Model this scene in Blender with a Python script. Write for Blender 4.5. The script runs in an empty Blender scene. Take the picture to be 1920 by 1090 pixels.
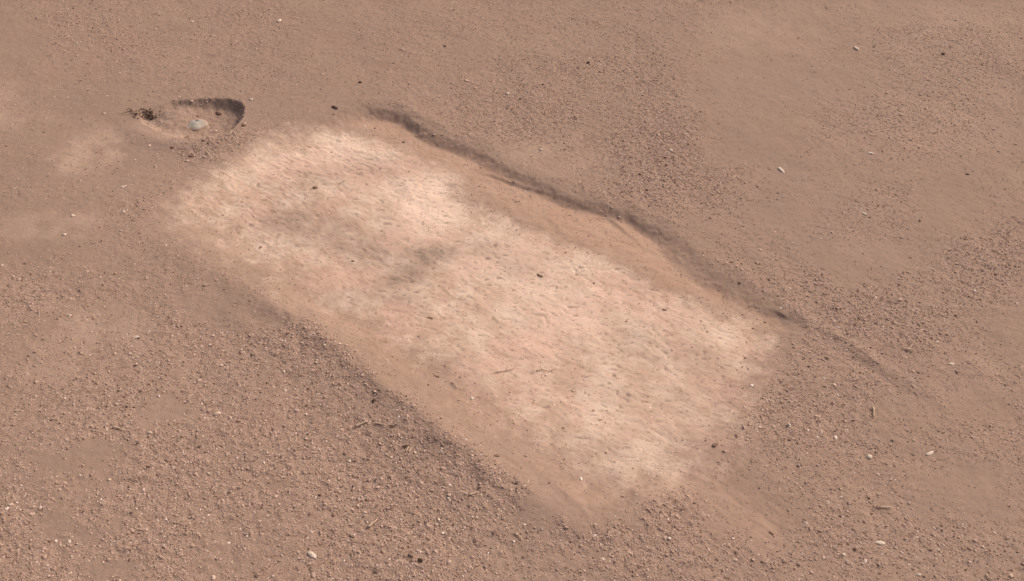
import bpy, math, random
import numpy as np
from mathutils import Vector, Euler

random.seed(7)
rng = np.random.default_rng(7)
SC = bpy.context.scene
COL = SC.collection

# ------------------------------------------------------------------ camera, world, sun, exposure
W, Hpx, FPX = 1920.0, 1090.0, 1691.0
CAM_H, PITCH, ROLL = 1.60, math.radians(44.3), math.radians(3.4)
cam_d = bpy.data.cameras.new("camera")
cam = bpy.data.objects.new("camera", cam_d)
COL.objects.link(cam)
cam_d.sensor_width = 36.0
cam_d.lens = 36.0 * FPX / W
cam_d.clip_start, cam_d.clip_end = 0.05, 500.0
cam.location = (0, 0, CAM_H)
fwd = Vector((0, math.cos(PITCH), -math.sin(PITCH)))
right0, up0 = Vector((1, 0, 0)), Vector((0, math.sin(PITCH), math.cos(PITCH)))
# the horizon falls to the right: camera rolled counter-clockwise
cr, sr = math.cos(ROLL), math.sin(ROLL)
RIGHT = right0 * cr + up0 * sr
UP = up0 * cr - right0 * sr
from mathutils import Matrix
cam.matrix_world = Matrix((
    (RIGHT.x, UP.x, -fwd.x, 0), (RIGHT.y, UP.y, -fwd.y, 0),
    (RIGHT.z, UP.z, -fwd.z, CAM_H), (0, 0, 0, 1)))
SC.camera = cam

SUN_EL, SUN_AZ = math.radians(44), math.radians(40)      # azimuth measured from +X (right) towards +Y (far)
world = bpy.data.worlds.new("World")
SC.world = world
world.use_nodes = True
wn = world.node_tree
sky = wn.nodes.new("ShaderNodeTexSky")
sky.sky_type = 'NISHITA'
sky.sun_disc = False
sky.sun_elevation = SUN_EL
sky.sun_rotation = math.pi / 2 - SUN_AZ
sky.dust_density = 10.0
sky.ozone_density = 0.0
sky.air_density = 0.75
wn.nodes["Background"].inputs[1].default_value = 0.15
wn.links.new(sky.outputs[0], wn.nodes["Background"].inputs[0])

sd_ = bpy.data.lights.new("sun", 'SUN')
sd_.energy = 0.88
sd_.angle = math.radians(24)
sd_.color = (1.0, 0.965, 0.925)
sun = bpy.data.objects.new("sun", sd_)
COL.objects.link(sun)
sdir = Vector((math.cos(SUN_EL) * math.cos(SUN_AZ), math.cos(SUN_EL) * math.sin(SUN_AZ), math.sin(SUN_EL)))
sun.rotation_euler = sdir.to_track_quat('Z', 'Y').to_euler()
sun.location = sdir * 20

vs = SC.view_settings
vs.view_transform = 'Standard'
vs.look = 'None'
vs.gamma = 1.0
vs.use_curve_mapping = False
vs.exposure = 0.03

# ------------------------------------------------------------------ helpers
Z = None
def at(u, v, z=0.0):
    """point of the ground (metres) seen at photograph position u, v; z is the level it lies at"""
    d = fwd * FPX + RIGHT * (u - W / 2) - UP * (v - Hpx / 2)
    for _ in range(1 if Z is None else 6):
        t = (CAM_H - z) / -d.z
        if Z is not None:
            z = .5 * z + .5 * zat(d.x * t, d.y * t)
    return d.x * t, d.y * t

def atn(pts, z=0.0):
    return np.array([at(p[0], p[1], z) for p in pts])

def mpp(u, v):
    x, y = at(u, v)
    return math.sqrt(x * x + y * y + CAM_H ** 2) / FPX

_ga = np.random.default_rng(11).uniform(0, 2 * math.pi, (512, 512))
_GXT, _GYT = np.cos(_ga).astype(np.float32).ravel(), np.sin(_ga).astype(np.float32).ravel()

def perlin(x, y, s=0):
    x0, y0 = np.floor(x), np.floor(y)
    fx, fy = (x - x0).astype(np.float32), (y - y0).astype(np.float32)
    ix, iy = x0.astype(np.int32) + s * 37, y0.astype(np.int32) + s * 91
    u = fx * fx * fx * (fx * (fx * 6 - 15) + 10)
    v = fy * fy * fy * (fy * (fy * 6 - 15) + 10)
    g = []
    for dx in (0, 1):
        a = ((ix + dx) & 511) << 9
        for dy in (0, 1):
            q = a | ((iy + dy) & 511)
            g.append(_GXT[q] * (fx - dx) + _GYT[q] * (fy - dy))
    a = g[0] + v * (g[1] - g[0])
    b = g[2] + v * (g[3] - g[2])
    return (a + u * (b - a)) * 1.5

def fbm(x, y, sc, octv=4, s=0, gain=0.5):
    o, amp, tot = 0, 1.0, 0
    for i in range(octv):
        o = o + amp * perlin(x / sc + 17.3 * i, y / sc - 9.1 * i, s + i)
        tot += amp
        amp *= gain
        sc *= 0.5
    return o / tot

def sstep(a, b, t):
    t = np.clip((t - a) / (b - a), 0, 1)
    return t * t * (3 - 2 * t)

def poly_sd(P, x, y, attrs=None):
    """signed distance (inside positive) to a closed polygon; attributes of the nearest edge point"""
    n = len(P)
    best = np.full(x.shape, 1e9)
    inside = np.zeros(x.shape, bool)
    res = None if attrs is None else np.zeros(x.shape + (attrs.shape[1],))
    for i in range(n):
        ax, ay = P[i]
        bx, by = P[(i + 1) % n]
        ex, ey = bx - ax, by - ay
        t = np.clip(((x - ax) * ex + (y - ay) * ey) / (ex * ex + ey * ey + 1e-12), 0, 1)
        d = (x - ax - t * ex) ** 2 + (y - ay - t * ey) ** 2
        m = d < best
        best = np.where(m, d, best)
        if attrs is not None:
            v = attrs[i] * (1 - t[..., None]) + attrs[(i + 1) % n] * t[..., None]
            res = np.where(m[..., None], v, res)
        if abs(ey) > 1e-12:
            c = ((ay > y) != (by > y)) & (x < ex * (y - ay) / ey + ax)
            inside ^= c
    sdv = np.sqrt(best) * np.where(inside, 1, -1)
    return (sdv, res) if attrs is not None else sdv

def smooth_poly(P, it=2):
    P = np.asarray(P, float)
    for _ in range(it):
        Q = np.roll(P, -1, axis=0)
        P = np.stack([P * .75 + Q * .25, P * .25 + Q * .75], 1).reshape(-1, P.shape[1])
    return P

def line_d(L, x, y):
    best = np.full(x.shape, 1e9); side = np.zeros(x.shape); tt = np.zeros(x.shape)
    n = len(L) - 1
    for i in range(n):
        ax, ay = L[i]; bx, by = L[i + 1]
        ex, ey = bx - ax, by - ay
        t = np.clip(((x - ax) * ex + (y - ay) * ey) / (ex * ex + ey * ey), 0, 1)
        d = (x - ax - t * ex) ** 2 + (y - ay - t * ey) ** 2
        m = d < best
        best = np.where(m, d, best)
        side = np.where(m, np.sign(ex * (y - ay) - ey * (x - ax)), side)
        tt = np.where(m, (i + t) / n, tt)
    return np.sqrt(best) * side, tt

# ------------------------------------------------------------------ outlines of the diggings
# pit rim: u, v, width of its slope (m), height of the bank thrown up outside (m)
PIT = [(590, 222, .10, .000), (640, 206, .08, .001), (695, 203, .035, .003), (752, 214, .030, .006), (790, 240, .038, .006), (838, 262, .038, .004),
       (905, 284, .036, .004), (960, 322, .036, .004), (1020, 345, .034, .004), (1085, 372, .032, .004), (1165, 394, .034, .004), (1250, 437, .045, .005),
       (1330, 505, .070, .004), (1400, 548, .042, .006), (1470, 588, .036, .006), (1500, 612, .060, .003), (1470, 650, .09, .000),
       (1430, 720, .09, .001), (1370, 800, .09, .001), (1320, 880, .08, .002), (1250, 912, .05, .004), (1205, 925, .03, .006),
       (1170, 955, .04, .005), (1110, 968, .05, .005), (1040, 930, .07, .008), (950, 872, .08, .010), (880, 822, .08, .013), (800, 758, .08, .012),
       (735, 706, .08, .011), (670, 655, .07, .010), (618, 612, .05, .012), (570, 578, .045, .013), (515, 552, .06, .011), (440, 510, .09, .005),
       (350, 455, .10, .003), (255, 425, .10, .001), (300, 385, .12, .001), (370, 335, .12, .001), (450, 285, .12, .001), (520, 248, .12, .0)]
_p = smooth_poly(np.concatenate([atn(PIT), np.array([p[2:] for p in PIT])], 1), 1)
PIT_P, PIT_A = _p[:, :2], _p[:, 2:]
PIT_DEPTH = 0.0175
# pale subsoil laid bare on the pit floor
PALE = [(352, 388), (400, 345), (460, 308), (540, 270), (600, 254), (660, 252), (715, 272), (790, 298), (850, 322), (872, 338), (848, 358), (852, 385),
        (905, 402), (1005, 441), (1112, 486), (1228, 543), (1328, 590), (1440, 632), (1430, 680), (1370, 760), (1325, 830), (1290, 872), (1200, 902),
        (1130, 885), (1060, 842), (970, 790), (925, 735), (880, 690), (800, 650), (730, 610), (650, 575), (560, 520), (470, 465), (390, 425)]
PALE_P = smooth_poly(atn(PALE, -.022), 1)
# small hole
HOLE = [(262, 212, .02), (300, 197, .03), (328, 187, .018), (385, 185, .022), (440, 187, .030), (457, 194, .034), (458, 222, .030), (440, 240, .03), (405, 253, .03),
        (365, 262, .022), (320, 256, .03), (285, 243, .03), (262, 228, .025)]
_h = smooth_poly(np.concatenate([atn(HOLE), np.array([[p[2]] for p in HOLE])], 1), 1)
HOLE_P, HOLE_A = _h[:, :2], _h[:, 2:]
HOLE_DEPTH = 0.027
hx0, hy0 = at(362, 224)
BURROW = at(272, 214)
GROOVE = atn([(1485, 600), (1540, 632), (1600, 670), (1660, 708), (1720, 745), (1775, 790)])
STEP = atn([(880, 318), (955, 348), (1035, 374), (1085, 392), (1130, 408), (1210, 470)], -.02)
DRAG = atn([(1290, 890), (1360, 930), (1430, 975), (1510, 1020)])
CUTLINE = atn([(1040, 905), (1075, 935), (1100, 965)])
ax_a, ax_b = np.array(at(500, 330)), np.array(at(1300, 760))
AX = (ax_b - ax_a) / np.linalg.norm(ax_b - ax_a)

# smooth, wind-laid patches: u, v, half width, half height (photograph px), strength
SMOOTH = [(150, 250, 190, 130, .75), (20, 70, 60, 60, .9), (60, 430, 130, 70, .85), (300, 40, 80, 20, .5), (560, 200, 120, 40, .8), (420, 350, 60, 60, .9),
          (1460, 60, 160, 60, .95), (1420, 150, 130, 60, .95), (1560, 130, 90, 70, .8), (1420, 260, 110, 60, .95), (1540, 310, 130, 50, .8), (1460, 400, 60, 22, .95),
          (1600, 480, 110, 25, .95), (1790, 380, 70, 70, .95), (1680, 490, 40, 28, .9), (1600, 510, 40, 30, .9), (1850, 760, 70, 35, .85), (1800, 920, 80, 50, .9),
          (1760, 20, 170, 30, .8), (1880, 300, 60, 100, .7), (1890, 630, 60, 60, .7), (1540, 370, 40, 25, .8),
          (130, 868, 95, 28, .95), (300, 770, 45, 22, .9), (100, 985, 42, 25, .9), (210, 1065, 60, 22, .9), (170, 1000, 30, 20, .7), (400, 575, 60, 30, .7), (520, 590, 90, 30, .6),
          (1060, 945, 60, 30, .95), (1130, 955, 80, 30, .9), (800, 700, 60, 25, .9), (1420, 960, 90, 40, .7), (1530, 760, 60, 30, .2), (1700, 780, 50, 40, .5),
          (860, 90, 100, 22, .55), (760, 130, 100, 30, .45), (700, 30, 120, 25, .5), (1050, 80, 90, 25, .5), (640, 110, 120, 60, .4), (1000, 300, 90, 30, .6), (170, 600, 110, 40, .4),
          (500, 912, 20, 12, .9), (670, 985, 22, 10, .9), (890, 1022, 14, 12, .8), (1190, 995, 12, 10, .8), (1080, 1050, 30, 15, .7)]
SM = []
for (u, v, a, b, s) in SMOOTH:
    c = np.array(at(u, v)); e1 = np.array(at(u + a, v)) - c; e2 = np.array(at(u, v + b)) - c
    M = np.linalg.inv(np.stack([e1, e2], 1))
    SM.append((c, M, s))
# denser gravel
DENSE = [(250, 900, 420, 260, 1.0), (650, 980, 450, 200, 1.0), (1250, 1020, 280, 110, 1.0), (1500, 720, 200, 160, .85), (780, 840, 220, 130, 1.0), (1060, 190, 300, 130, .75),
         (1250, 300, 160, 120, .95), (1680, 560, 240, 130, .8), (1850, 470, 120, 90, .7), (100, 560, 150, 90, .8), (260, 385, 60, 50, .9), (500, 680, 260, 120, .95),
         (390, 280, 90, 22, 1.0), (180, 60, 200, 80, .5), (1640, 80, 150, 60, .6), (1600, 1000, 300, 120, .75), (1520, 220, 50, 18, .8), (1620, 275, 50, 20, .8), (1700, 340, 50, 30, .7)]
DN = []
for (u, v, a, b, s) in DENSE:
    c = np.array(at(u, v)); e1 = np.array(at(u + a, v)) - c; e2 = np.array(at(u, v + b)) - c
    DN.append((c, np.linalg.inv(np.stack([e1, e2], 1)), s))

SCF = []
for (u, v, a, b, k_) in [(172, 280, 46, 28, 1.3), (142, 300, 34, 20, 1.2), (205, 255, 30, 18, .9), (15, 200, 30, 40, .9), (90, 425, 90, 22, .8), (190, 620, 80, 40, .9), (60, 560, 60, 35, .6), (130, 680, 90, 35, .6), (400, 690, 80, 25, .6),
                         (560, 590, 60, 20, .5), (220, 800, 120, 40, .4), (720, 950, 120, 50, .4), (1000, 280, 80, 30, .6), (1080, 300, 70, 25, .5), (1350, 620, 60, 30, .0), (1800, 60, 120, 40, .4), (1780, 220, 110, 60, .4), (1420, 60, 120, 40, .4), (1850, 700, 80, 40, .4), (305, 240, 40, 14, 1.0), (345, 250, 40, 10, 1.0)]:  # last two paint the sunlit near-left side of the small hole
    c = np.array(at(u, v)); e1 = np.array(at(u + a, v)) - c; e2 = np.array(at(u, v + b)) - c
    SCF.append((c, np.linalg.inv(np.stack([e1, e2], 1)), k_))

def blobs(L, x, y, soft):
    m = np.zeros(x.shape)
    for c, M, s in L:
        p = M[0, 0] * (x - c[0]) + M[0, 1] * (y - c[1])
        q = M[1, 0] * (x - c[0]) + M[1, 1] * (y - c[1])
        r = np.sqrt(np.sqrt(p ** 4 + q ** 4))
        m = np.maximum(m, s * (1 - sstep(1 - soft, 1 + soft, r + np.sqrt(0.0))))
    return m

def terrain(x, y):
    """height and surface masks of the ground at x, y"""
    wob = fbm(x, y, .09, 4, 3)
    wob2 = fbm(x, y, .03, 3, 9)
    z = .010 * fbm(x, y, .9, 3, 21) + .0045 * fbm(x, y, .22, 3, 31)
    # ---- long pit
    sdv, A = poly_sd(PIT_P, x, y, PIT_A)
    wd, bk = A[..., 0], A[..., 1]
    wd = wd * np.clip(1.10 + .5 * fbm(x, y, .22, 2, 13), .6, 1.8)
    s = sdv + .009 * wob + .004 * wob2 + .002 * perlin(x / .011, y / .011, 14)
    a = (x - ax_a[0]) * AX[0] + (y - ax_a[1]) * AX[1]
    c = -(x - ax_a[0]) * AX[1] + (y - ax_a[1]) * AX[0]
    inpit = sstep(-.15, 1.0, s / wd)
    dep = PIT_DEPTH * (1 + .10 * fbm(x, y, .35, 2, 41)) * (1 - .22 * sstep(.0, .5, -c) - .25 * sstep(.9, 1.35, a))
    z = z * (1 - .6 * inpit) - dep * inpit
    bank = np.exp(-((s + .035) / .035) ** 2) + .5 * np.exp(-((s + .09) / .06) ** 2)
    z = z + bk * bank * (1 + .5 * wob)
    # sand washed down to the foot of the shaded wall, small ledge inside it
    ld, lt = line_d(STEP, x, y)
    z = z + .005 * sstep(-.002, .010, ld + .004 * wob2) * np.exp(-np.clip(ld, 0, 1) / .035) * sstep(0, .15, lt) * (1 - sstep(.85, 1, lt)) * inpit
    psd = poly_sd(PALE_P, x, y) + .040 * fbm(x, y, .16, 4, 51) + .012 * wob2
    near = 1 - sstep(.12, .34, c)
    pale = sstep(-.070 - .085 * near, .065 + .045 * near, psd + .018 * perlin(x / .05, y / .05, 57))
    # ---- groove running on from the corner of the pit, drag strip, knife line
    gd, gt = line_d(GROOVE, x, y)
    z = z - .0022 * np.clip(.7 + 1.2 * fbm(x, y, .09, 3, 15), 0, 1.3) * np.exp(-((gd + .014 * wob) / .022) ** 2) * (1 - sstep(.7, 1, gt)) + .004 * np.exp(-((gd - .03) / .02) ** 2) * (1 - sstep(.5, 1, gt))
    dd, dt = line_d(DRAG, x, y)
    drag = np.exp(-(dd / .055) ** 2) * (1 - sstep(.7, 1, dt))
    z = z - .004 * drag + .0015 * fbm(a, c * 4, .06, 3, 99) * drag
    kd, kt = line_d(CUTLINE, x, y)
    z = z + .0028 * np.exp(-((kd + .010 * wob2) / .009) ** 2) * (.6 + .8 * wob)
    # ---- small hole
    hs, hA = poly_sd(HOLE_P, x, y, HOLE_A)
    hs = hs + .008 * wob + .006 * wob2 + .002 * perlin(x / .008, y / .008, 16)
    hin = np.clip(hs / hA[..., 0] + .05, 0, 1); hin = 1 - (1 - hin) ** 1.6
    hr = np.clip(hs / .07, 0, 1)
    z = z * (1 - .5 * hin) - HOLE_DEPTH * hin * (.80 + .20 * hr) * (.62 + .72 * sstep(-.08, .10, x - hx0))
    z = z + .012 * hin * np.exp(-(((x - hx0 + .06) / .05) ** 2 + ((y - hy0 - .02) / .05) ** 2))       # crumbled soil against the left wall
    z = z + .006 * np.exp(-((hs + .035) / .03) ** 2) * sstep(-.02, -.10, y - hy0)
    br = np.sqrt(((x - BURROW[0]) / .030) ** 2 + ((y - BURROW[1]) / .022) ** 2)
    z = z - .011 * (1 - sstep(.2, 1.0, br + .35 * wob2))
    # ---- gravel cover
    patch = fbm(x, y, .30, 4, 61)
    dens = np.maximum(.50, blobs(DN, x + .10 * wob, y + .10 * wob, .6))
    dens = dens * (1 - .92 * blobs(SM, x + .08 * wob + .03 * wob2, y + .08 * wob, .45))
    dens = np.clip(dens * (.92 + .8 * patch + .35 * wob2), 0, 1)
    edge = sstep(-.03, .02, s)
    dens = dens * (1 - .93 * edge) * (1 - .6 * drag)
    lee = np.exp(-((s + .03) / .05) ** 2) * sstep(.006, .010, bk)
    dens = np.clip(dens * (1 - .9 * hin), 0, 1)
    # ---- small relief
    rough = .25 + .75 * dens
    z = z + .0024 * rough * (1 - pale * .75) * (1 - .6 * edge) * fbm(x, y, .020, 2, 71) + .0012 * (1 - edge) * rough * perlin(x / .009, y / .009, 77)
    z = z + .0022 * (1 - edge) * (.35 + .65 * dens) * fbm(x, y, .06, 2, 75)
    z = z + .0042 * hin * fbm(x, y, .020, 4, 76)
    # scrape marks and flakes on the pale floor (drawn out along the pit)
    al, ac = a + .035 * wob + .01 * wob2, c + .030 * wob + .008 * wob2
    flakes = perlin(al / .034, ac / .011, 81) + .6 * perlin(al / .017, ac / .008, 83)
    clus = sstep(-.10, .40, fbm(x, y, .10, 3, 87))
    pits = np.maximum(sstep(.40, .66, perlin(al / .019, ac / .009, 85)) * clus, .8 * sstep(.45, .7, perlin(al / .010, ac / .0065, 86)) * (1 - .6 * clus))
    pits = np.maximum(pits, .7 * sstep(.50, .8, perlin(al / .050, ac / .016, 88)) * sstep(-.1, .3, fbm(x, y, .2, 2, 84)))
    calm = sstep(-.3, .4, fbm(x, y, .12, 3, 93))
    z = z + pale * ((.0002 + .0005 * calm + .0007 * (1 - sstep(.0, .45, a))) * flakes * 1.3 - .0022 * pits + .0045 * fbm(al, ac * 1.6, .13, 4, 89) + .0010 * fbm(x, y, .03, 3, 94))
    z = z + .0016 * edge * (1 - pale) * (fbm(x, y, .028, 4, 91) + .8 * fbm(al * .3, ac, .022, 3, 96)) + .0008 * np.exp(-(s / .03) ** 2) * fbm(x, y, .016, 2, 92)
    # ---- surface masks
    red = np.clip(inpit * (1 - pale) * (.45 + .55 * sstep(.25, .42, c)) + .4 * drag, 0, 1)
    dirt_pits = pits * pale * .8  # floor pits coloured darker; stained patches follow
    for (u, v, r, k) in ((802, 470, .046, 1.0), (765, 503, .040, .9), (735, 520, .04, .5), (840, 460, .035, .5), (700, 455, .10, .3), (560, 400, .10, .40), (700, 310, .07, .30), (905, 460, .05, .4), (960, 500, .06, .3), (1330, 690, .08, .25), (620, 430, .09, .45), (580, 330, .05, .4), (690, 470, .06, .35), (520, 410, .06, .35), (620, 310, .07, .3), (750, 550, .06, .4), (660, 545, .06, .4), (1000, 480, .05, .25), (1240, 640, .09, .25), (1260, 780, .08, .25), (1340, 740, .07, .3), (1150, 850, .08, .3), (1310, 860, .05, .3)):
        cx, cy = at(u, v)
        dirt_pits = dirt_pits + k * np.exp(-(((x - cx) / (r * 1.2)) ** 2 + ((y - cy) / (r * .8)) ** 2)) * (.85 + .6 * fbm(x, y, .03, 3, 95)) * pale
    bright = np.zeros(x.shape)
    for (u, v, r, k) in ((810, 360, .10, 1), (640, 272, .10, .8), (500, 300, .08, .5), (930, 480, .10, .5), (1050, 560, .16, .6), (1180, 800, .14, .35), (800, 400, .10, .6), (1330, 610, .10, .4)):
        cx, cy = at(u, v)
        bright = bright + k * np.exp(-((x - cx) ** 2 + (y - cy) ** 2) / r ** 2)
    scuff_sunlit = blobs(SCF, x + .05 * wob + .02 * wob2, y + .05 * wob + .02 * wob2, .7) * (1 - edge) * np.clip(.75 + 1.3 * fbm(x, y, .07, 4, 17), 0, 1)
    return z, pale, dens, red, np.clip(dirt_pits, 0, 1), np.clip(bright, 0, 1), edge, hin, s, hs, scuff_sunlit

# ------------------------------------------------------------------ the ground sheet
def axis(lo, hi, step, far):
    core = np.arange(lo, hi + step / 2, step)
    out = [step]
    while sum(out) < far:
        out.append(out[-1] * 1.25)
    ext = np.cumsum(out)
    return np.concatenate([lo - ext[::-1], core, core[-1] + ext])

XS = axis(-2.25, 2.25, .0042, 150)
ys_core = [0.62]
while ys_core[-1] < 3.55:
    ys_core.append(ys_core[-1] + .0026 + .0009 * (ys_core[-1] - .6))
ysc = np.array(ys_core)
def ext(step, far):
    o = [step]
    while sum(o) < far: o.append(o[-1] * 1.25)
    return np.cumsum(o)
YS = np.concatenate([ysc[0] - ext(.003, 150)[::-1], ysc, ysc[-1] + ext(.0055, 150)])
GX, GY = np.meshgrid(XS, YS)
ny, nx = GX.shape
T = terrain(GX.ravel(), GY.ravel())
Z = T[0].reshape(ny, nx)
farw = sstep(4, 12, np.hypot(GX, GY))
Z = Z * (1 - farw) + farw * .06 * fbm(GX, GY, 6.0, 3, 5)

def sample(F, x, y):
    F = F.reshape(ny, nx)
    i = np.clip(np.searchsorted(XS, x) - 1, 0, nx - 2); j = np.clip(np.searchsorted(YS, y) - 1, 0, ny - 2)
    fx = (x - XS[i]) / (XS[i + 1] - XS[i]); fy = (y - YS[j]) / (YS[j + 1] - YS[j])
    return (F[j, i] * (1 - fx) * (1 - fy) + F[j, i + 1] * fx * (1 - fy) + F[j + 1, i] * (1 - fx) * fy + F[j + 1, i + 1] * fx * fy)

def zat(x, y):
    return float(sample(Z, np.array([x]), np.array([y]))[0])

idx = np.arange(ny * nx).reshape(ny, nx)
QUADS = np.stack([idx[:-1, :-1], idx[:-1, 1:], idx[1:, 1:], idx[1:, :-1]], -1).reshape(-1, 4)
VERTS = np.stack([GX.ravel(), GY.ravel(), Z.ravel()], 1)
qc = QUADS[:, 0]
in_hole = T[9][qc] > 0
in_pit = (T[8][qc] > 0) & ~in_hole

def sheet(name, sel, mat):
    q = QUADS[sel]
    used, inv = np.unique(q, return_inverse=True)
    inv = inv.reshape(q.shape)
    me = bpy.data.meshes.new(name)
    me.vertices.add(len(used)); me.vertices.foreach_set("co", VERTS[used].astype(np.float32).ravel())
    me.loops.add(q.size); me.loops.foreach_set("vertex_index", inv.ravel().astype(np.int32))
    me.polygons.add(len(q)); me.polygons.foreach_set("loop_start", np.arange(0, q.size, 4, dtype=np.int32))
    me.polygons.foreach_set("use_smooth", np.ones(len(q), dtype=bool))
    me.update(calc_edges=True)
    for nm, k in (("pale", 1), ("cover", 2), ("red", 3), ("dirt_pits", 4), ("bright", 5), ("scuff_sunlit", 10)):
        at_ = me.attributes.new(nm, 'FLOAT', 'POINT')
        at_.data.foreach_set("value", T[k][used].astype(np.float32))
    # shared normals so that no seam shows where the sheets meet
    nr = NORM[used].astype(np.float32)
    me.normals_split_custom_set_from_vertices(nr)
    me.materials.append(mat)
    o = bpy.data.objects.new(name, me)
    o["kind"] = "structure"
    COL.objects.link(o)
    return o

dzx = np.gradient(Z, XS, axis=1); dzy = np.gradient(Z, YS, axis=0)
NORM = np.stack([-dzx.ravel(), -dzy.ravel(), np.ones(Z.size)], 1)
NORM /= np.linalg.norm(NORM, axis=1)[:, None]

# ------------------------------------------------------------------ materials
class NT:
    def __init__(s, name):
        s.m = bpy.data.materials.new(name); s.m.use_nodes = True
        s.t = s.m.node_tree; s.b = s.t.nodes["Principled BSDF"]
        s.b.inputs["Roughness"].default_value = .95
        s.b.inputs["Specular IOR Level"].default_value = .12
    def n(s, typ, **kw):
        nd = s.t.nodes.new(typ)
        for k, v in kw.items():
            setattr(nd, k, v)
        return nd
    def l(s, a, b): s.t.links.new(a, b)
    def noise(s, vec, scale, detail=4, rough=.55):
        nd = s.n("ShaderNodeTexNoise"); nd.inputs["Scale"].default_value = scale
        nd.inputs["Detail"].default_value = detail; nd.inputs["Roughness"].default_value = rough
        s.l(vec, nd.inputs["Vector"]); return nd.outputs["Fac"]
    def ramp(s, fac, a, b, lo=0., hi=1.):
        nd = s.n("ShaderNodeMapRange"); nd.interpolation_type = 'SMOOTHSTEP'
        for i, v in enumerate((a, b, lo, hi)): nd.inputs[i + 1].default_value = v
        s.l(fac, nd.inputs[0]); return nd.outputs[0]
    def mix(s, fac, a, b, mode='MIX'):
        nd = s.n("ShaderNodeMix", data_type='RGBA', blend_type=mode)
        for sock, v in ((nd.inputs[0], fac), (nd.inputs[6], a), (nd.inputs[7], b)):
            if isinstance(v, (int, float)): sock.default_value = v
            elif isinstance(v, tuple): sock.default_value = (*v, 1)
            else: s.l(v, sock)
        return nd.outputs[2]
    def math(s, op, a, b):
        nd = s.n("ShaderNodeMath", operation=op)
        for sock, v in ((nd.inputs[0], a), (nd.inputs[1], b)):
            if isinstance(v, (int, float)): sock.default_value = v
            else: s.l(v, sock)
        return nd.outputs[0]
    def attr(s, name, typ='GEOMETRY'):
        nd = s.n("ShaderNodeAttribute", attribute_type=typ, attribute_name=name); return nd

def soil_material():
    k = NT("soil")
    geo = k.n("ShaderNodeTexCoord").outputs["Object"]
    big = k.noise(geo, 1.6, 4); mid = k.noise(geo, 9, 5, .6); fine = k.noise(geo, 95, 4, .65); grit = k.noise(geo, 330, 2, .7)
    base = k.mix(k.ramp(big, .35, .65), (.250, .171, .127), (.272, .189, .145))
    base = k.mix(k.ramp(mid, .35, .70), base, (.250, .174, .133))
    yel = k.mix(k.ramp(k.noise(geo, 4.3, 3), .52, .70, 0, .6), base, (.280, .195, .138))
    base = k.mix(k.ramp(k.noise(geo, 3.1, 3), .55, .75, 0, .5), yel, (.290, .177, .134))
    base = k.mix(k.math('MULTIPLY', k.attr("scuff_sunlit").outputs["Fac"], .9), base, (.410, .290, .218))
    cov = k.attr("cover").outputs["Fac"]
    gr = k.mix(k.ramp(grit, .30, .72), (.248, .165, .125), (.410, .282, .218))
    gr = k.mix(k.ramp(fine, .3, .7, 0, .5), gr, (.28, .178, .125))
    base = k.mix(k.math('ADD', k.math('MULTIPLY', cov, .6), .22), base, gr)
    base = k.mix(k.ramp(k.noise(geo, 6.7, 4), .54, .74, 0, .35), base, (.275, .190, .152))
    red = k.mix(k.ramp(mid, .3, .7), (.405, .258, .182), (.445, .295, .216))
    base = k.mix(k.math('MULTIPLY', k.attr("red").outputs["Fac"], .85), base, red)
    # pale subsoil
    mp = k.n("ShaderNodeMapping"); mp.vector_type = 'POINT'
    mp.inputs["Rotation"].default_value = (0, 0, -math.atan2(AX[1], AX[0]))
    mp2 = k.n("ShaderNodeMapping"); mp2.inputs["Scale"].default_value = (.35, 1, 1)
    k.l(geo, mp.inputs["Vector"]); k.l(mp.outputs[0], mp2.inputs["Vector"])
    st = k.noise(mp2.outputs[0], 48, 6, .7); st2 = k.noise(mp2.outputs[0], 130, 4, .7); blot = k.noise(geo, 11, 5, .65)
    pal = k.mix(k.ramp(blot, .38, .62), (.440, .302, .226), (.555, .418, .328))
    pal = k.mix(k.ramp(k.noise(mp2.outputs[0], 13, 6, .7), .50, .68, 0, .6), pal, (.430, .272, .196))
    pal = k.mix(k.ramp(k.noise(geo, 5.3, 3), .45, .65, 0, .8), pal, (.520, .338, .262))
    pal = k.mix(k.ramp(st, .52, .70, 0, .70), pal, (.400, .252, .176))
    pal = k.mix(k.ramp(k.noise(mp2.outputs[0], 75, 5, .75), .54, .68, 0, .45), pal, (.635, .475, .375))
    pal = k.mix(k.ramp(st2, .58, .70, 0, .8), pal, (.285, .180, .125))
    pal = k.mix(k.math('MULTIPLY', k.attr("bright").outputs["Fac"], .70), pal, (.715, .540, .430))
    pal = k.mix(k.math('MULTIPLY', k.attr("dirt_pits").outputs["Fac"], .85), pal, (.235, .172, .132))
    pf = k.attr("pale").outputs["Fac"]
    edge = k.ramp(k.math('ADD', pf, k.math('MULTIPLY', k.math('SUBTRACT', k.noise(geo, 26, 8, .78), .5), 1.6)), .05, .92)
    base = k.mix(edge, base, pal)
    k.l(base, k.b.inputs["Base Color"])
    bmp = k.n("ShaderNodeBump"); bmp.inputs["Strength"].default_value = .55; bmp.inputs["Distance"].default_value = .003
    hgt = k.math('ADD', k.math('MULTIPLY', grit, k.math('ADD', k.math('MULTIPLY', cov, .8), .18)), k.math('MULTIPLY', st2, k.math('MULTIPLY', pf, .5)))
    k.l(hgt, bmp.inputs["Height"]); k.l(bmp.outputs[0], k.b.inputs["Normal"])
    return k.m

SOIL = soil_material()
sheet("ground", ~(in_hole | in_pit), SOIL)
sheet("pit_floor", in_pit, SOIL)
sheet("hole_floor", in_hole, SOIL)

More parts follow.
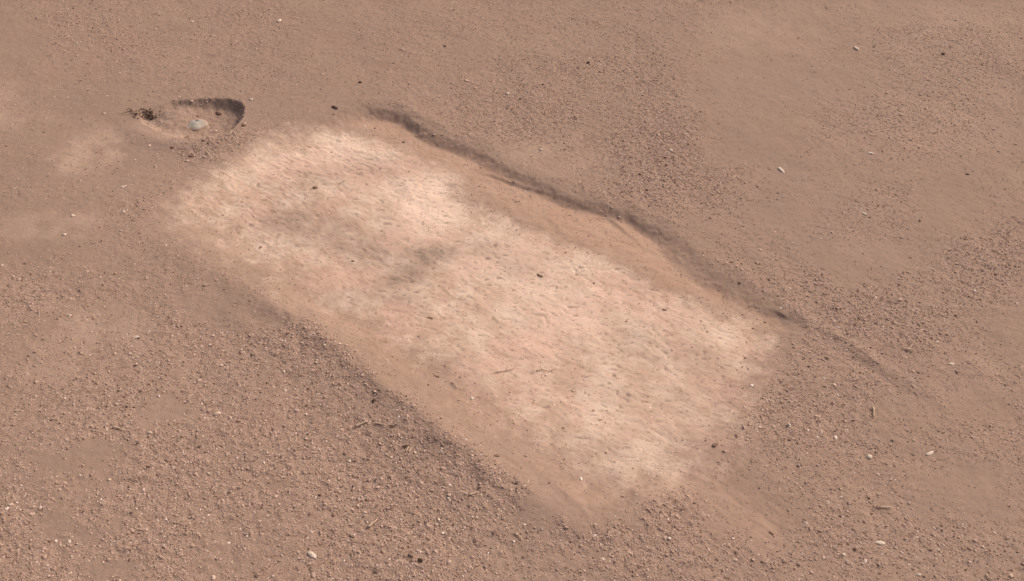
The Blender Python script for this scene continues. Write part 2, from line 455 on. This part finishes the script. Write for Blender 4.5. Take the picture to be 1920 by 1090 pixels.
# ------------------------------------------------------------------ gravel and grit (uncountable)
def grain_material():
    k = NT("grit")
    c = k.attr("tone", 'INSTANCER').outputs["Color"]
    geo = k.n("ShaderNodeTexCoord").outputs["Object"]
    v = k.noise(geo, 1.8, 3)
    k.l(k.mix(k.ramp(v, .3, .7, 0, .35), c, (.25, .165, .118)), k.b.inputs["Base Color"])
    return k.m
GRIT = grain_material()

N = 2300000
px = rng.uniform(-2.5, 2.5, N); py = rng.uniform(.45, 3.75, N)
keepw = np.abs(px) < .62 + .62 * py
px, py = px[keepw], py[keepw]
N = len(px)
den = sample(T[2], px, py); pal = sample(T[1], px, py); edg = sample(T[6], px, py); hin_ = sample(T[7], px, py)
prob = np.clip(.035 + .80 * den, 0, 1) * (1 - edg) + edg * (.030 + .05 * pal + .10 * (1 - pal) + .16 * np.clip(1 - np.abs(2 * pal - .7), 0, 1)) + .45 * hin_ * (1 - edg)
keep = rng.random(N) < prob
px, py, den, pal, edg = px[keep], py[keep], den[keep], pal[keep], edg[keep]
N = len(px)
size = np.exp(rng.normal(math.log(.00106), .46, N)) * (.75 + .40 * den)
size = np.clip(size, .0007, .0045)
pz = sample(Z, px, py) + size * rng.uniform(-.55, .18, N)
tone = np.empty((N, 4), np.float32); tone[:, 3] = 1
pal_cols = np.array([(.38, .253, .189), (.32, .210, .155), (.43, .295, .223), (.53, .378, .292), (.245, .159, .117), (.40, .275, .217), (.68, .54, .45), (.14, .091, .068)])
pick = rng.choice(len(pal_cols), N, p=[.27, .20, .20, .10, .10, .09, .015, .025])
tone[:, :3] = pal_cols[pick] * np.array([1.02, 1.04, 1.09]) * rng.uniform(.85, 1.15, (N, 1))
tone[:, :3] = tone[:, :3] * (1 + .45 * (pal * edg))[:, None]
pm = bpy.data.meshes.new("gravel")
pm.vertices.add(N); pm.vertices.foreach_set("co", np.stack([px, py, pz], 1).astype(np.float32).ravel())
a_ = pm.attributes.new("size", 'FLOAT', 'POINT'); a_.data.foreach_set("value", size.astype(np.float32))
a_ = pm.attributes.new("turn", 'FLOAT_VECTOR', 'POINT')
turn = np.stack([rng.normal(0, .35, N), rng.normal(0, .35, N), rng.uniform(0, 6.283, N)], 1)
a_.data.foreach_set("vector", turn.astype(np.float32).ravel())
a_ = pm.attributes.new("tone", 'FLOAT_COLOR', 'POINT'); a_.data.foreach_set("color", tone.ravel())
a_ = pm.attributes.new("pick", 'INT', 'POINT'); a_.data.foreach_set("value", rng.integers(0, 8, N).astype(np.int32))
gravel = bpy.data.objects.new("gravel", pm)
gravel["kind"] = "stuff"
gravel["label"] = "loose brown grit and small gravel scattered over the ground"
COL.objects.link(gravel)

def gravel_nodes():
    g = bpy.data.node_groups.new("gravel", 'GeometryNodeTree')
    g.interface.new_socket("Geometry", in_out='INPUT', socket_type='NodeSocketGeometry')
    g.interface.new_socket("Geometry", in_out='OUTPUT', socket_type='NodeSocketGeometry')
    gi = g.nodes.new("NodeGroupInput"); go = g.nodes.new("NodeGroupOutput")
    g2i = g.nodes.new("GeometryNodeGeometryToInstance")
    outs = []
    for i in range(8):
        ico = g.nodes.new("GeometryNodeMeshIcoSphere"); ico.inputs["Radius"].default_value = 1; ico.inputs["Subdivisions"].default_value = 2 if i < 5 else 1
        sp = g.nodes.new("GeometryNodeSetPosition")
        nz = g.nodes.new("ShaderNodeTexNoise"); nz.noise_dimensions = '4D'; nz.inputs["Scale"].default_value = .9; nz.inputs["W"].default_value = i * 7.7; nz.inputs["Detail"].default_value = 1.5
        sub = g.nodes.new("ShaderNodeVectorMath"); sub.operation = 'SUBTRACT'; sub.inputs[1].default_value = (.5, .5, .5)
        mul = g.nodes.new("ShaderNodeVectorMath"); mul.operation = 'MULTIPLY'; mul.inputs[1].default_value = (2.2, 2.2, 1.8)
        g.links.new(nz.outputs["Color"], sub.inputs[0]); g.links.new(sub.outputs[0], mul.inputs[0])
        g.links.new(ico.outputs["Mesh"], sp.inputs["Geometry"]); g.links.new(mul.outputs[0], sp.inputs["Offset"])
        tr = g.nodes.new("GeometryNodeTransform"); tr.inputs["Scale"].default_value = (1.0 + .16 * (i % 4), .8 + .07 * (i % 3), .55 + .06 * (i % 4))
        g.links.new(sp.outputs[0], tr.inputs["Geometry"])
        outs.append(tr.outputs[0])
    for o in reversed(outs):
        g.links.new(o, g2i.inputs[0])
    iop = g.nodes.new("GeometryNodeInstanceOnPoints")
    def named(nm, typ):
        n = g.nodes.new("GeometryNodeInputNamedAttribute"); n.data_type = typ; n.inputs["Name"].default_value = nm
        return [s for s in n.outputs if s.enabled and s.name == "Attribute"][0]
    g.links.new(gi.outputs[0], iop.inputs["Points"]); g.links.new(g2i.outputs[0], iop.inputs["Instance"])
    iop.inputs["Pick Instance"].default_value = True
    g.links.new(named("pick", 'INT'), iop.inputs["Instance Index"])
    g.links.new(named("turn", 'FLOAT_VECTOR'), iop.inputs["Rotation"])
    g.links.new(named("size", 'FLOAT'), iop.inputs["Scale"])
    sm = g.nodes.new("GeometryNodeSetMaterial"); sm.inputs["Material"].default_value = GRIT
    g.links.new(iop.outputs[0], sm.inputs["Geometry"]); g.links.new(sm.outputs[0], go.inputs[0])
    return g
md = gravel.modifiers.new("gravel", 'NODES'); md.node_group = gravel_nodes()
pm.materials.append(GRIT)

# ------------------------------------------------------------------ single things
def stone_material(name, c1, c2, scale=60, rough=.85):
    k = NT(name); k.b.inputs["Roughness"].default_value = rough
    geo = k.n("ShaderNodeTexCoord").outputs["Object"]
    n1 = k.noise(geo, scale, 5, .65); n2 = k.noise(geo, scale * 5, 3, .7)
    c = k.mix(k.ramp(n1, .35, .68), c1, c2)
    c = k.mix(k.ramp(n2, .55, .75, 0, .5), c, tuple(v * .75 for v in c1))
    k.l(c, k.b.inputs["Base Color"])
    b = k.n("ShaderNodeBump"); b.inputs["Strength"].default_value = .4; b.inputs["Distance"].default_value = .001
    k.l(n2, b.inputs["Height"]); k.l(b.outputs[0], k.b.inputs["Normal"])
    return k.m
M_WHITE = stone_material("white_stone", (.50, .40, .32), (.66, .555, .465), 180)
M_TAN = stone_material("tan_stone", (.48, .34, .25), (.58, .43, .33), 180)
M_DARK = stone_material("dark_stone", (.060, .036, .026), (.10, .062, .045), 180)
M_CLOD = stone_material("brown_clod", (.185, .115, .080), (.26, .168, .120), 160)
M_STRAW = stone_material("straw", (.46, .33, .23), (.62, .47, .34), 220)
M_BARK = stone_material("bark", (.075, .045, .032), (.14, .085, .058), 220)
M_ROOT = stone_material("hair_root", (.25, .160, .112), (.33, .22, .155), 220)
M_HUMUS = stone_material("humus", (.070, .040, .027), (.170, .102, .070), 220)
M_SHADOWHOLE = stone_material("hole_shade", (.030, .024, .020), (.045, .036, .030), 300)  # near-black colour standing in for shade inside the dome's pit

import bmesh
def ico_mesh(name, seed, sx, sy, sz, mat, sub=2, jag=.35, flat=False):
    bm = bmesh.new(); bmesh.ops.create_icosphere(bm, subdivisions=sub, radius=1)
    r = random.Random(seed); off = Vector((r.uniform(-50, 50), r.uniform(-50, 50), r.uniform(-50, 50)))
    from mathutils import noise as mn
    for v in bm.verts:
        d = 1 + jag * mn.noise(v.co * 1.1 + off) + jag * .45 * mn.noise(v.co * 2.7 + off)
        v.co *= d
        v.co = Vector((v.co.x * sx, v.co.y * sy, v.co.z * sz))
    me = bpy.data.meshes.new(name); bm.to_mesh(me); bm.free()
    me.materials.append(mat)
    if not flat:
        for p in me.polygons: p.use_smooth = True
    return me

def add(name, me, loc, rz=0., rx=0., ry=0., label=None, cat=None, group=None, parent=None):
    o = bpy.data.objects.new(name, me); COL.objects.link(o)
    o.location = loc; o.rotation_euler = (rx, ry, rz)
    if parent is not None: o.parent = parent
    if label: o["label"] = label
    if cat: o["category"] = cat
    if group: o["group"] = group
    return o

def ang_of(u, v, deg):
    """ground direction that shows at deg degrees (anticlockwise) in the photograph"""
    x0, y0 = at(u, v); x1, y1 = at(u + 6 * math.cos(math.radians(deg)), v - 6 * math.sin(math.radians(deg)))
    return math.atan2(y1 - y0, x1 - x0), math.hypot(x1 - x0, y1 - y0) / 6

def pebble(u, v, length, asp, deg, mat, label, group, name="pebble", cat="pebble", high=.6, seed=None):
    x, y = at(u, v)
    rz, m = ang_of(u, v, deg)
    a = length * m / 2; b = a / asp
    h = min(b, a) * high
    seed = seed if seed is not None else int(u * 7 + v)
    me = ico_mesh(name, seed, a, b, h, mat, 2, .55 if name == 'clod' else .34, flat=(seed % 2 == 0))
    r = random.Random(seed)
    return add(name, me, (x, y, zat(x, y) + h * .25), rz, r.uniform(-.15, .15), r.uniform(-.12, .12), label, cat, group)

def tube(bm, pts, rad, seg=6):
    rings = []
    n = len(pts)
    for i, p in enumerate(pts):
        p = Vector(p)
        d = (Vector(pts[min(i + 1, n - 1)]) - Vector(pts[max(i - 1, 0)])).normalized()
        s_ = d.cross(Vector((0, 0, 1))).normalized(); t_ = s_.cross(d)
        r = rad[i] if isinstance(rad, (list, tuple)) else rad
        rings.append([bm.verts.new(p + r * (math.cos(2 * math.pi * k / seg) * s_ + math.sin(2 * math.pi * k / seg) * t_)) for k in range(seg)])
    for i in range(n - 1):
        for k in range(seg):
            bm.faces.new((rings[i][k], rings[i][(k + 1) % seg], rings[i + 1][(k + 1) % seg], rings[i + 1][k]))
    bm.faces.new(rings[0][::-1]); bm.faces.new(rings[-1])

def twig(pix, rad_px, mat, label, group="dry twigs and straws lying on the gravel", name="twig", cat="twig", lift=.0016, fork=None):
    u0, v0 = pix[len(pix) // 2]
    cx, cy = at(u0, v0); cz = zat(cx, cy)
    r = random.Random(int(u0 + v0)); m = mpp(u0, v0)
    bm = bmesh.new()
    def run(pp, rp):
        P = []
        for i in range(len(pp) - 1):
            for t in (0, .5):
                P.append((pp[i][0] * (1 - t) + pp[i + 1][0] * t, pp[i][1] * (1 - t) + pp[i + 1][1] * t))
        P.append(pp[-1])
        pts = []
        for (u, v) in P:
            x, y = at(u, v)
            pts.append((x - cx + r.uniform(-.0006, .0006), y - cy + r.uniform(-.0006, .0006), zat(x, y) - cz + lift + rp * m * .8 + r.uniform(0, .001)))
        n = len(pts)
        tube(bm, pts, [rp * m * (1.0 - .45 * i / (n - 1)) * r.uniform(.9, 1.1) for i in range(n)])
    run(pix, rad_px)
    if fork: run(fork, rad_px * .6)
    me = bpy.data.meshes.new(name); bm.to_mesh(me); bm.free(); me.materials.append(mat)
    for p in me.polygons: p.use_smooth = True
    return add(name, me, (cx, cy, cz), label=label, cat=cat, group=group)

# ---- pale grey dome in the small hole
def dome():
    u, v = 367, 234
    x, y = at(u, v); m = mpp(u, v)
    zb = zat(x, y)
    R, Hh = 20 * m, .0155
    root = bpy.data.objects.new("domed_stone", None); COL.objects.link(root)
    root.location = (x, y, zb - .0065)
    root["label"] = "smooth pale grey domed stone with a dark pit on top, inside the small hole"
    root["category"] = "stone"
    bm = bmesh.new()
    nseg, nr = 40, 14
    hx, hy = .12, .30                                  # where the little pit sits (fraction of R)
    rows = []
    for i in range(nr + 1):
        t = i / nr
        ring = []
        for k in range(nseg):
            a = 2 * math.pi * k / nseg
            rr = t * (1 + .07 * math.sin(2 * a + .6) + .05 * math.sin(3 * a) + .03 * math.sin(5 * a + 1))
            X, Y = rr * math.cos(a), rr * math.sin(a)
            zz = Hh * math.sqrt(max(0, 1 - min(1, t) ** 2.2))
            zz += .0012 * math.sin(5 * X + 2) * math.cos(4 * Y)
            ring.append(bm.verts.new((X * R, Y * R * .95, zz - (.02 if i == nr else 0))))
        rows.append(ring)
    for i in range(nr):
        for k in range(nseg):
            if i == 0 and False: continue
            bm.faces.new((rows[i][k], rows[i + 1][k], rows[i + 1][(k + 1) % nseg], rows[i][(k + 1) % nseg]))
    bmesh.ops.remove_doubles(bm, verts=bm.verts, dist=1e-6)
    me = bpy.data.meshes.new("body"); bm.to_mesh(me); bm.free()
    for p in me.polygons: p.use_smooth = True
    k = NT("grey_stone"); k.b.inputs["Roughness"].default_value = .6
    geo = k.n("ShaderNodeTexCoord").outputs["Object"]
    n1 = k.noise(geo, 45, 4, .6); n2 = k.noise(geo, 300, 3, .7)
    c = k.mix(k.ramp(n1, .35, .65), (.275, .255, .222), (.385, .355, .312))
    sep = k.n("ShaderNodeSeparateXYZ"); k.l(geo, sep.inputs[0])
    dust = k.ramp(k.math('ADD', sep.outputs[2], k.math('MULTIPLY', k.noise(geo, 60, 4, .6), .014)), .012, .024, 1, 0)   # dust caked round its foot
    c = k.mix(k.math('MULTIPLY', dust, .8), c, (.33, .215, .155))
    c = k.mix(k.ramp(n2, .5, .8, 0, .25), c, (.35, .24, .18))
    k.l(c, k.b.inputs["Base Color"])
    me.materials.append(k.m)
    add("body", me, (0, 0, 0), parent=root)
    # the pit: a small ring lip with a cupped inside, its shade painted as dark colour
    pr = 3.0 * m
    px_, py_ = hx * R, hy * R
    pz_ = Hh * math.sqrt(1 - (hx ** 2 + hy ** 2) ** 1.1) + .0004
    bm = bmesh.new()
    a = [bm.verts.new((pr * (1 + .15 * math.sin(2 * q)) * math.cos(q), pr * .9 * math.sin(q), .0006)) for q in [i * math.tau / 14 for i in range(14)]]
    b = [bm.verts.new((v_.co.x * .7, v_.co.y * .7, -.0004)) for v_ in a]
    o_ = [bm.verts.new((v_.co.x * 1.15, v_.co.y * 1.15, -.002)) for v_ in a]
    for i in range(14):
        j = (i + 1) % 14
        bm.faces.new((a[i], a[j], b[j], b[i])); bm.faces.new((o_[i], o_[j], a[j], a[i]))
    bm.faces.new(b)
    me = bpy.data.meshes.new("dark_pit"); bm.to_mesh(me); bm.free(); me.materials.append(M_SHADOWHOLE)
    add("dark_pit", me, (px_, py_, pz_), rx=-.28, ry=.1, parent=root)
dome()

# ---- dark clump of rotted roots at the left end of the small hole
def root_clump():
    u, v = 273, 216
    cx, cy = at(u, v); cz = zat(cx, cy)
    r = random.Random(5)
    bm = bmesh.new()
    for i in range(90):
        x, y = r.gauss(0, .019), r.gauss(0, .013)
        z = zat(cx + x, cy + y) - cz + r.uniform(-.001, .002)
        s = r.uniform(.0009, .0030)
        mtx = Matrix.Translation((x, y, z)) @ Euler((r.uniform(0, 3), r.uniform(0, 3), r.uniform(0, 3))).to_matrix().to_4x4() @ Matrix.Diagonal((s * 1.3, s, s * .8, 1))
        bmesh.ops.create_icosphere(bm, subdivisions=1, radius=1, matrix=mtx)
    for i in range(6):
        x, y = r.gauss(0, .018), r.gauss(0, .010); a = r.uniform(-.5, .5) + (math.pi if r.random() < .5 else 0); L = r.uniform(.015, .045)
        pts = []
        for t in range(5):
            q = t / 4 * L
            X, Y = x + q * math.cos(a) + r.uniform(-.002, .002), y + q * math.sin(a) + r.uniform(-.002, .002)
            pts.append((X, Y, zat(cx + X, cy + Y) - cz + .003 + .006 * math.sin(t / 4 * 3.1) * r.random()))
        tube(bm, pts, [.0012, .0012, .001, .0008, .0005], 5)
    me = bpy.data.meshes.new("root_clump"); bm.to_mesh(me); bm.free(); me.materials.append(M_HUMUS)
    add("root_clump", me, (cx, cy, cz), label="dark brown clump of crumbs and roots at the left end of the small hole", cat="root clump")
root_clump()

GW, GD, GC = "white stone chips lying on the ground", "dark pebbles lying on the ground", "brown clods thrown up round the small hole"
P = pebble
# u, v, length px, aspect, angle
P(136, 405, 8, 1.2, 10, M_WHITE, "white pebble on bare sand, farthest left of those level with the pit's left end", GW)
P(121, 440, 10, 1.9, 15, M_WHITE, "white oval chip at the edge of the gravel, just below a rounder white pebble", GW)
P(232, 397, 7, 1.3, 0, M_WHITE, "small white pebble in the gravel tongue left of the pit's left end", GW)
P(257, 633, 12, 2.0, -8, M_WHITE, "flat white chip lying flush in the gravel, far left, below the pit's left corner", GW)
P(399, 630, 7, 1.2, 20, M_TAN, "cream pebble in the gravel to the right of a flat white chip", GW)
P(408, 776, 13, 1.5, 20, M_TAN, "cream lump on the lower left gravel beside a thin straw", GW)
P(523, 40, 9, 1.5, 30, M_WHITE, "white chip near the top edge, farther back than the small hole and to its right", GW)
P(361, 41, 6, 1.2, 0, M_WHITE, "small white speck of stone near the top edge straight behind the small hole", GW)
P(471, 187, 7, 1.1, 0, M_WHITE, "bright pebble just outside the small hole's upper right corner", GW)
P(1605, 92, 10, 1.5, -40, M_WHITE, "white angular chip at the edge of the smooth sand, upper right", GW)
P(1797, 150, 11, 2.2, -10, M_WHITE, "thin white chip in the far upper right corner below a dark round pebble", GW)
P(1768, 102, 7, 1.0, 0, M_DARK, "round black pebble in the far upper right", GD)
P(1465, 320, 16, 2.6, -38, M_WHITE, "slender white splinter tilted down to the right beside smooth sand, right of the pit", GW, name="stone_chip", cat="stone chip")
P(1632, 288, 13, 2.0, -15, M_WHITE, "white wedge shaped chip under a strip of gravel, upper right", GW, name="stone_chip", cat="stone chip")
P(1620, 401, 13, 2.4, -30, M_WHITE, "narrow white chip sunk in gravel between smooth sand patches, right", GW, name="stone_chip", cat="stone chip")
P(1827, 546, 7, 1.1, 0, M_WHITE, "small round white pebble near the right edge, halfway down", GW)
P(1687, 563, 7, 1.2, 0, M_TAN, "cream pebble in the gravel right of the pit's far right corner", GW)
P(1784, 683, 13, 2.6, 8, M_WHITE, "thin white flake lying level near the right edge, above the end of the groove", GW, name="stone_chip", cat="stone chip")
P(1742, 851, 17, 3.0, 25, M_WHITE, "long white sliver tilted up to the right, lower right gravel", GW, name="stone_chip", cat="stone chip")
P(1630, 857, 8, 1.1, 60, M_WHITE, "blunt white pebble left of the long white sliver, lower right", GW)
P(1646, 890, 6, 1.1, 10, M_TAN, "cream pebble just below the blunt white pebble, lower right", GW)
P(1650, 1019, 20, 2.6, -6, M_WHITE, "biggest white tooth shaped chip, near the lower right corner", GW, name="stone_chip", cat="stone chip")
P(1480, 797, 7, 1.1, 0, M_WHITE, "white pebble in the gravel right of the pit's right end", GW)
P(1712, 697, 6, 1.2, 0, M_TAN, "pale speck of stone beside the end of the groove, right", GW)
P(885, 747, 7, 1.0, 0, M_WHITE, "round white pebble on the pit's sandy lower slope", GW)
P(585, 1041, 18, 1.7, -35, M_WHITE, "large cream chip in the gravel at the bottom edge, left of the middle", GW, name="stone_chip", cat="stone chip")
P(20, 947, 10, 1.4, 20, M_TAN, "pale pebble at the lower left edge of the ground in view", GW)
P(205, 900, 8, 1.2, 0, M_TAN, "cream pebble under the smooth sand patch, lower left", GW)
P(130, 1016, 7, 1.2, 0, M_WHITE, "small white pebble beside a bare sand patch near the bottom left corner", GW)
P(1014, 281, 9, 1.8, -20, M_WHITE, "white chip on the bank behind the pit's shaded edge", GW)
P(952, 176, 6, 1.3, 20, M_WHITE, "tiny white chip in the far gravel behind the pit's shaded edge", GW)
P(875, 152, 7, 1.4, -20, M_TAN, "cream chip in the far gravel, behind and left of the tiny white chip", GW)
P(1258, 283, 6, 1.3, 20, M_WHITE, "white speck of stone in the gravel right of the chip on the bank", GW)
P(1425, 469, 7, 1.2, 0, M_TAN, "cream pebble in gravel a little beyond the pit's shaded edge, right", GW)
P(1400, 640, 6, 1.1, 0, M_TAN, "cream pebble on the pale floor close to the pit's right corner", GW)
P(1895, 1080, 9, 1.4, 70, M_TAN, "cream stone in the bottom right corner of the gravel", GW)
P(1723, 1078, 9, 1.5, 0, M_WHITE, "white pebble at the bottom edge right of the tooth shaped chip", GW)
P(1582, 1040, 7, 1.1, 0, M_WHITE, "white pebble left of and below the tooth shaped chip, lower right", GW)
P(1255, 1010, 8, 1.2, 0, M_WHITE, "white pebble in the dark gravel below the pit's nearest corner", GW)
P(830, 1000, 7, 1.2, 30, M_WHITE, "white pebble in the bottom gravel right of the short pale stick", GW)
P(843, 938, 6, 1.2, 30, M_TAN, "cream pebble in the gravel below the pair of short straws", GW)
P(655, 865, 7, 1.1, 0, M_WHITE, "white pebble in the gravel left of the pair of short straws", GW)
P(195, 213, 0.1 + 6, 1.3, 0, M_TAN, "pale pebble on bare sand left of the small hole", GW)

P(675, 155, 7, 1.2, 0, M_DARK, "dark pebble on bare sand beyond the pit's far left end", GD)
P(834, 87, 6, 1.2, 0, M_DARK, "black pebble in the far gravel near the top, left of the middle", GD)
P(1103, 118, 7, 1.1, 0, M_DARK, "dark round pebble in the far gravel near the top, right of the middle", GD)
P(628, 203, 13, 2.4, -25, M_DARK, "dark flat chip on smooth sand between the small hole and the pit", GD)
P(591, 352, 9, 1.2, 20, M_CLOD, "brown clod on the pale floor near the pit's left end", GD, name="clod", cat="clod")
P(757, 267, 6, 1.1, 0, M_CLOD, "small brown clod on the reddish slope under the pit's shaded edge", GD, name="clod", cat="clod")
P(1012, 517, 12, 2.4, -25, M_CLOD, "dark flat flake in the middle of the pale floor", GD, name="clod", cat="clod")
P(1245, 581, 9, 1.8, -20, M_CLOD, "brown flake on the right half of the pale floor", GD, name="clod", cat="clod")
P(806, 596, 10, 2.0, -15, M_CLOD, "brown flake at the worn lower edge of the pale floor", GD, name="clod", cat="clod")
P(661, 490, 7, 1.8, 0, M_DARK, "small black flake on the left half of the pale floor", GD, name="clod", cat="clod")
P(789, 1051, 10, 1.3, -30, M_DARK, "black pebble on a bare spot near the bottom edge, left of the middle", GD)
P(930, 855, 14, 2.2, -8, M_CLOD, "long brown clod on the bank below the pit's near edge", GD, name="clod", cat="clod")
P(1342, 834, 12, 1.8, 30, M_CLOD, "brown clod just outside the pit's right end", GD, name="clod", cat="clod")
P(702, 752, 8, 1.2, 0, M_DARK, "black pebble in the shaded gravel under the near bank", GD)
P(820, 706, 9, 2.0, -20, M_CLOD, "brown flake on the sandy slope above the near bank", GD, name="clod", cat="clod")
P(1447, 1001, 12, 1.8, -30, M_CLOD, "brown clod beside the reddish drag strip, lower right", GD, name="clod", cat="clod")
P(1814, 327, 8, 2.0, 0, M_DARK, "dark flat pebble near the right edge beside smooth sand", GD)

P(382, 265, 7, 1.4, 0, M_DARK, "black clod against the near lip of the small hole", GC, name="clod", cat="clod")
P(322, 277, 9, 1.8, 0, M_CLOD, "brown clod below the small hole, at the left end of its spoil", GC, name="clod", cat="clod")
P(360, 293, 11, 1.8, 0, M_CLOD, "largest brown clod, lowest in the spoil below the small hole", GC, name="clod", cat="clod")
P(347, 257, 14, 3.0, 10, M_CLOD, "long dark clod on the near lip of the small hole", GC, name="clod", cat="clod")
P(457, 236, 9, 1.1, 0, M_CLOD, "brown clod at the right rim of the small hole", GC, name="clod", cat="clod")
P(459, 231, 6, 1.2, 0, M_TAN, "pale pebble resting behind the clod at the right rim of the small hole", GC)
P(351, 302, 8, 1.6, 0, M_TAN, "pale pebble at the lower edge of the small hole's spoil", GC)
P(370, 218, 9, 1.5, 0, M_CLOD, "dark clod right behind the pale grey domed stone", GC, name="clod", cat="clod")
P(404, 245, 7, 1.3, 0, M_TAN, "pale pebble on the hole floor right of the domed stone", GC)
P(410, 213, 15, 2.0, -20, M_CLOD, "dark slab of soil slumped in the shaded right half of the small hole", GC, name="clod", cat="clod", high=.8)
P(360, 190, 6, 1.1, 0, M_TAN, "pale pebble under the top edge of the small hole's back wall", GC)

# ---- twigs and straws
T_ = twig
T_([(665, 802), (678, 797), (690, 791)], 2.0, M_STRAW, "pale straight straw at the left end of a row of straws, below the near bank")
T_([(704, 795), (712, 796), (721, 798)], 1.3, M_STRAW, "short pale straw lying level, second in the row below the near bank")
T_([(730, 800), (736, 801), (743, 801)], 1.3, M_BARK, "short dark twig at the right end of the straw row below the near bank")
T_([(755, 840), (762, 838), (768, 836)], 1.7, M_BARK, "dark twig just above two short pale straws")
T_([(761, 848), (764, 844), (766, 840)], 1.4, M_STRAW, "left one of two short upright straws side by side")
T_([(767, 850), (769, 846), (772, 841)], 1.4, M_STRAW, "right one of two short upright straws side by side")
T_([(690, 991), (697, 985), (707, 977)], 2.3, M_STRAW, "short thick pale stick beside a bare spot near the bottom edge")
T_([(212, 802), (224, 805), (237, 809)], 1.5, M_STRAW, "thin straw with a dark underside, lower left gravel")
T_([(1636, 766), (1638, 775), (1637, 784)], 1.8, M_STRAW, "pale upright bent straw in the gravel below the groove, right")
T_([(1642, 952), (1668, 953), (1672, 955)], 1.4, M_STRAW, "thin straw above the tooth shaped chip, lower right")
T_([(430, 255), (437, 247), (443, 256)], .9, M_STRAW, "pale straw bent like a tent at the right of the small hole")
T_([(386, 286), (391, 290), (393, 294)], .8, M_STRAW, "tiny curved straw in the spoil below the small hole")
T_([(1700, 660), (1706, 652), (1710, 647)], 1.2, M_STRAW, "pale straw above the groove, right side")
T_([(1712, 660), (1702, 656), (1690, 655)], 1.2, M_STRAW, "pale straw touching the foot of another straw above the groove, right side")
T_([(845, 718), (851, 722), (856, 730)], 1.0, M_BARK, "thin dark rootlet on the sandy near slope of the pit")
T_([(930, 700), (960, 694), (966, 690)], .7, M_ROOT, "faint brown hair root across the lower pale floor, left of a forked one", fork=[(948, 697), (952, 689), (950, 684)])
T_([(1005, 697), (1016, 694), (1028, 698), (1040, 694)], .7, M_ROOT, "wavy faint brown hair root in the lower middle of the pale floor", fork=[(1016, 694), (1012, 687)])
T_([(924, 596), (930, 601), (936, 606)], .7, M_ROOT, "short faint brown rootlet at the centre of the pale floor")
T_([(965, 1000), (975, 1008), (980, 1016)], 1.4, M_STRAW, "bent straw in the bottom gravel below the pit's near corner")
T_([(880, 930), (888, 927), (898, 924)], 1.6, M_STRAW, "tan straw in the gravel below the long brown clod")
T_([(1848, 1078), (1853, 1085), (1860, 1089)], 1.5, M_STRAW, "straw at the bottom edge near the right corner")
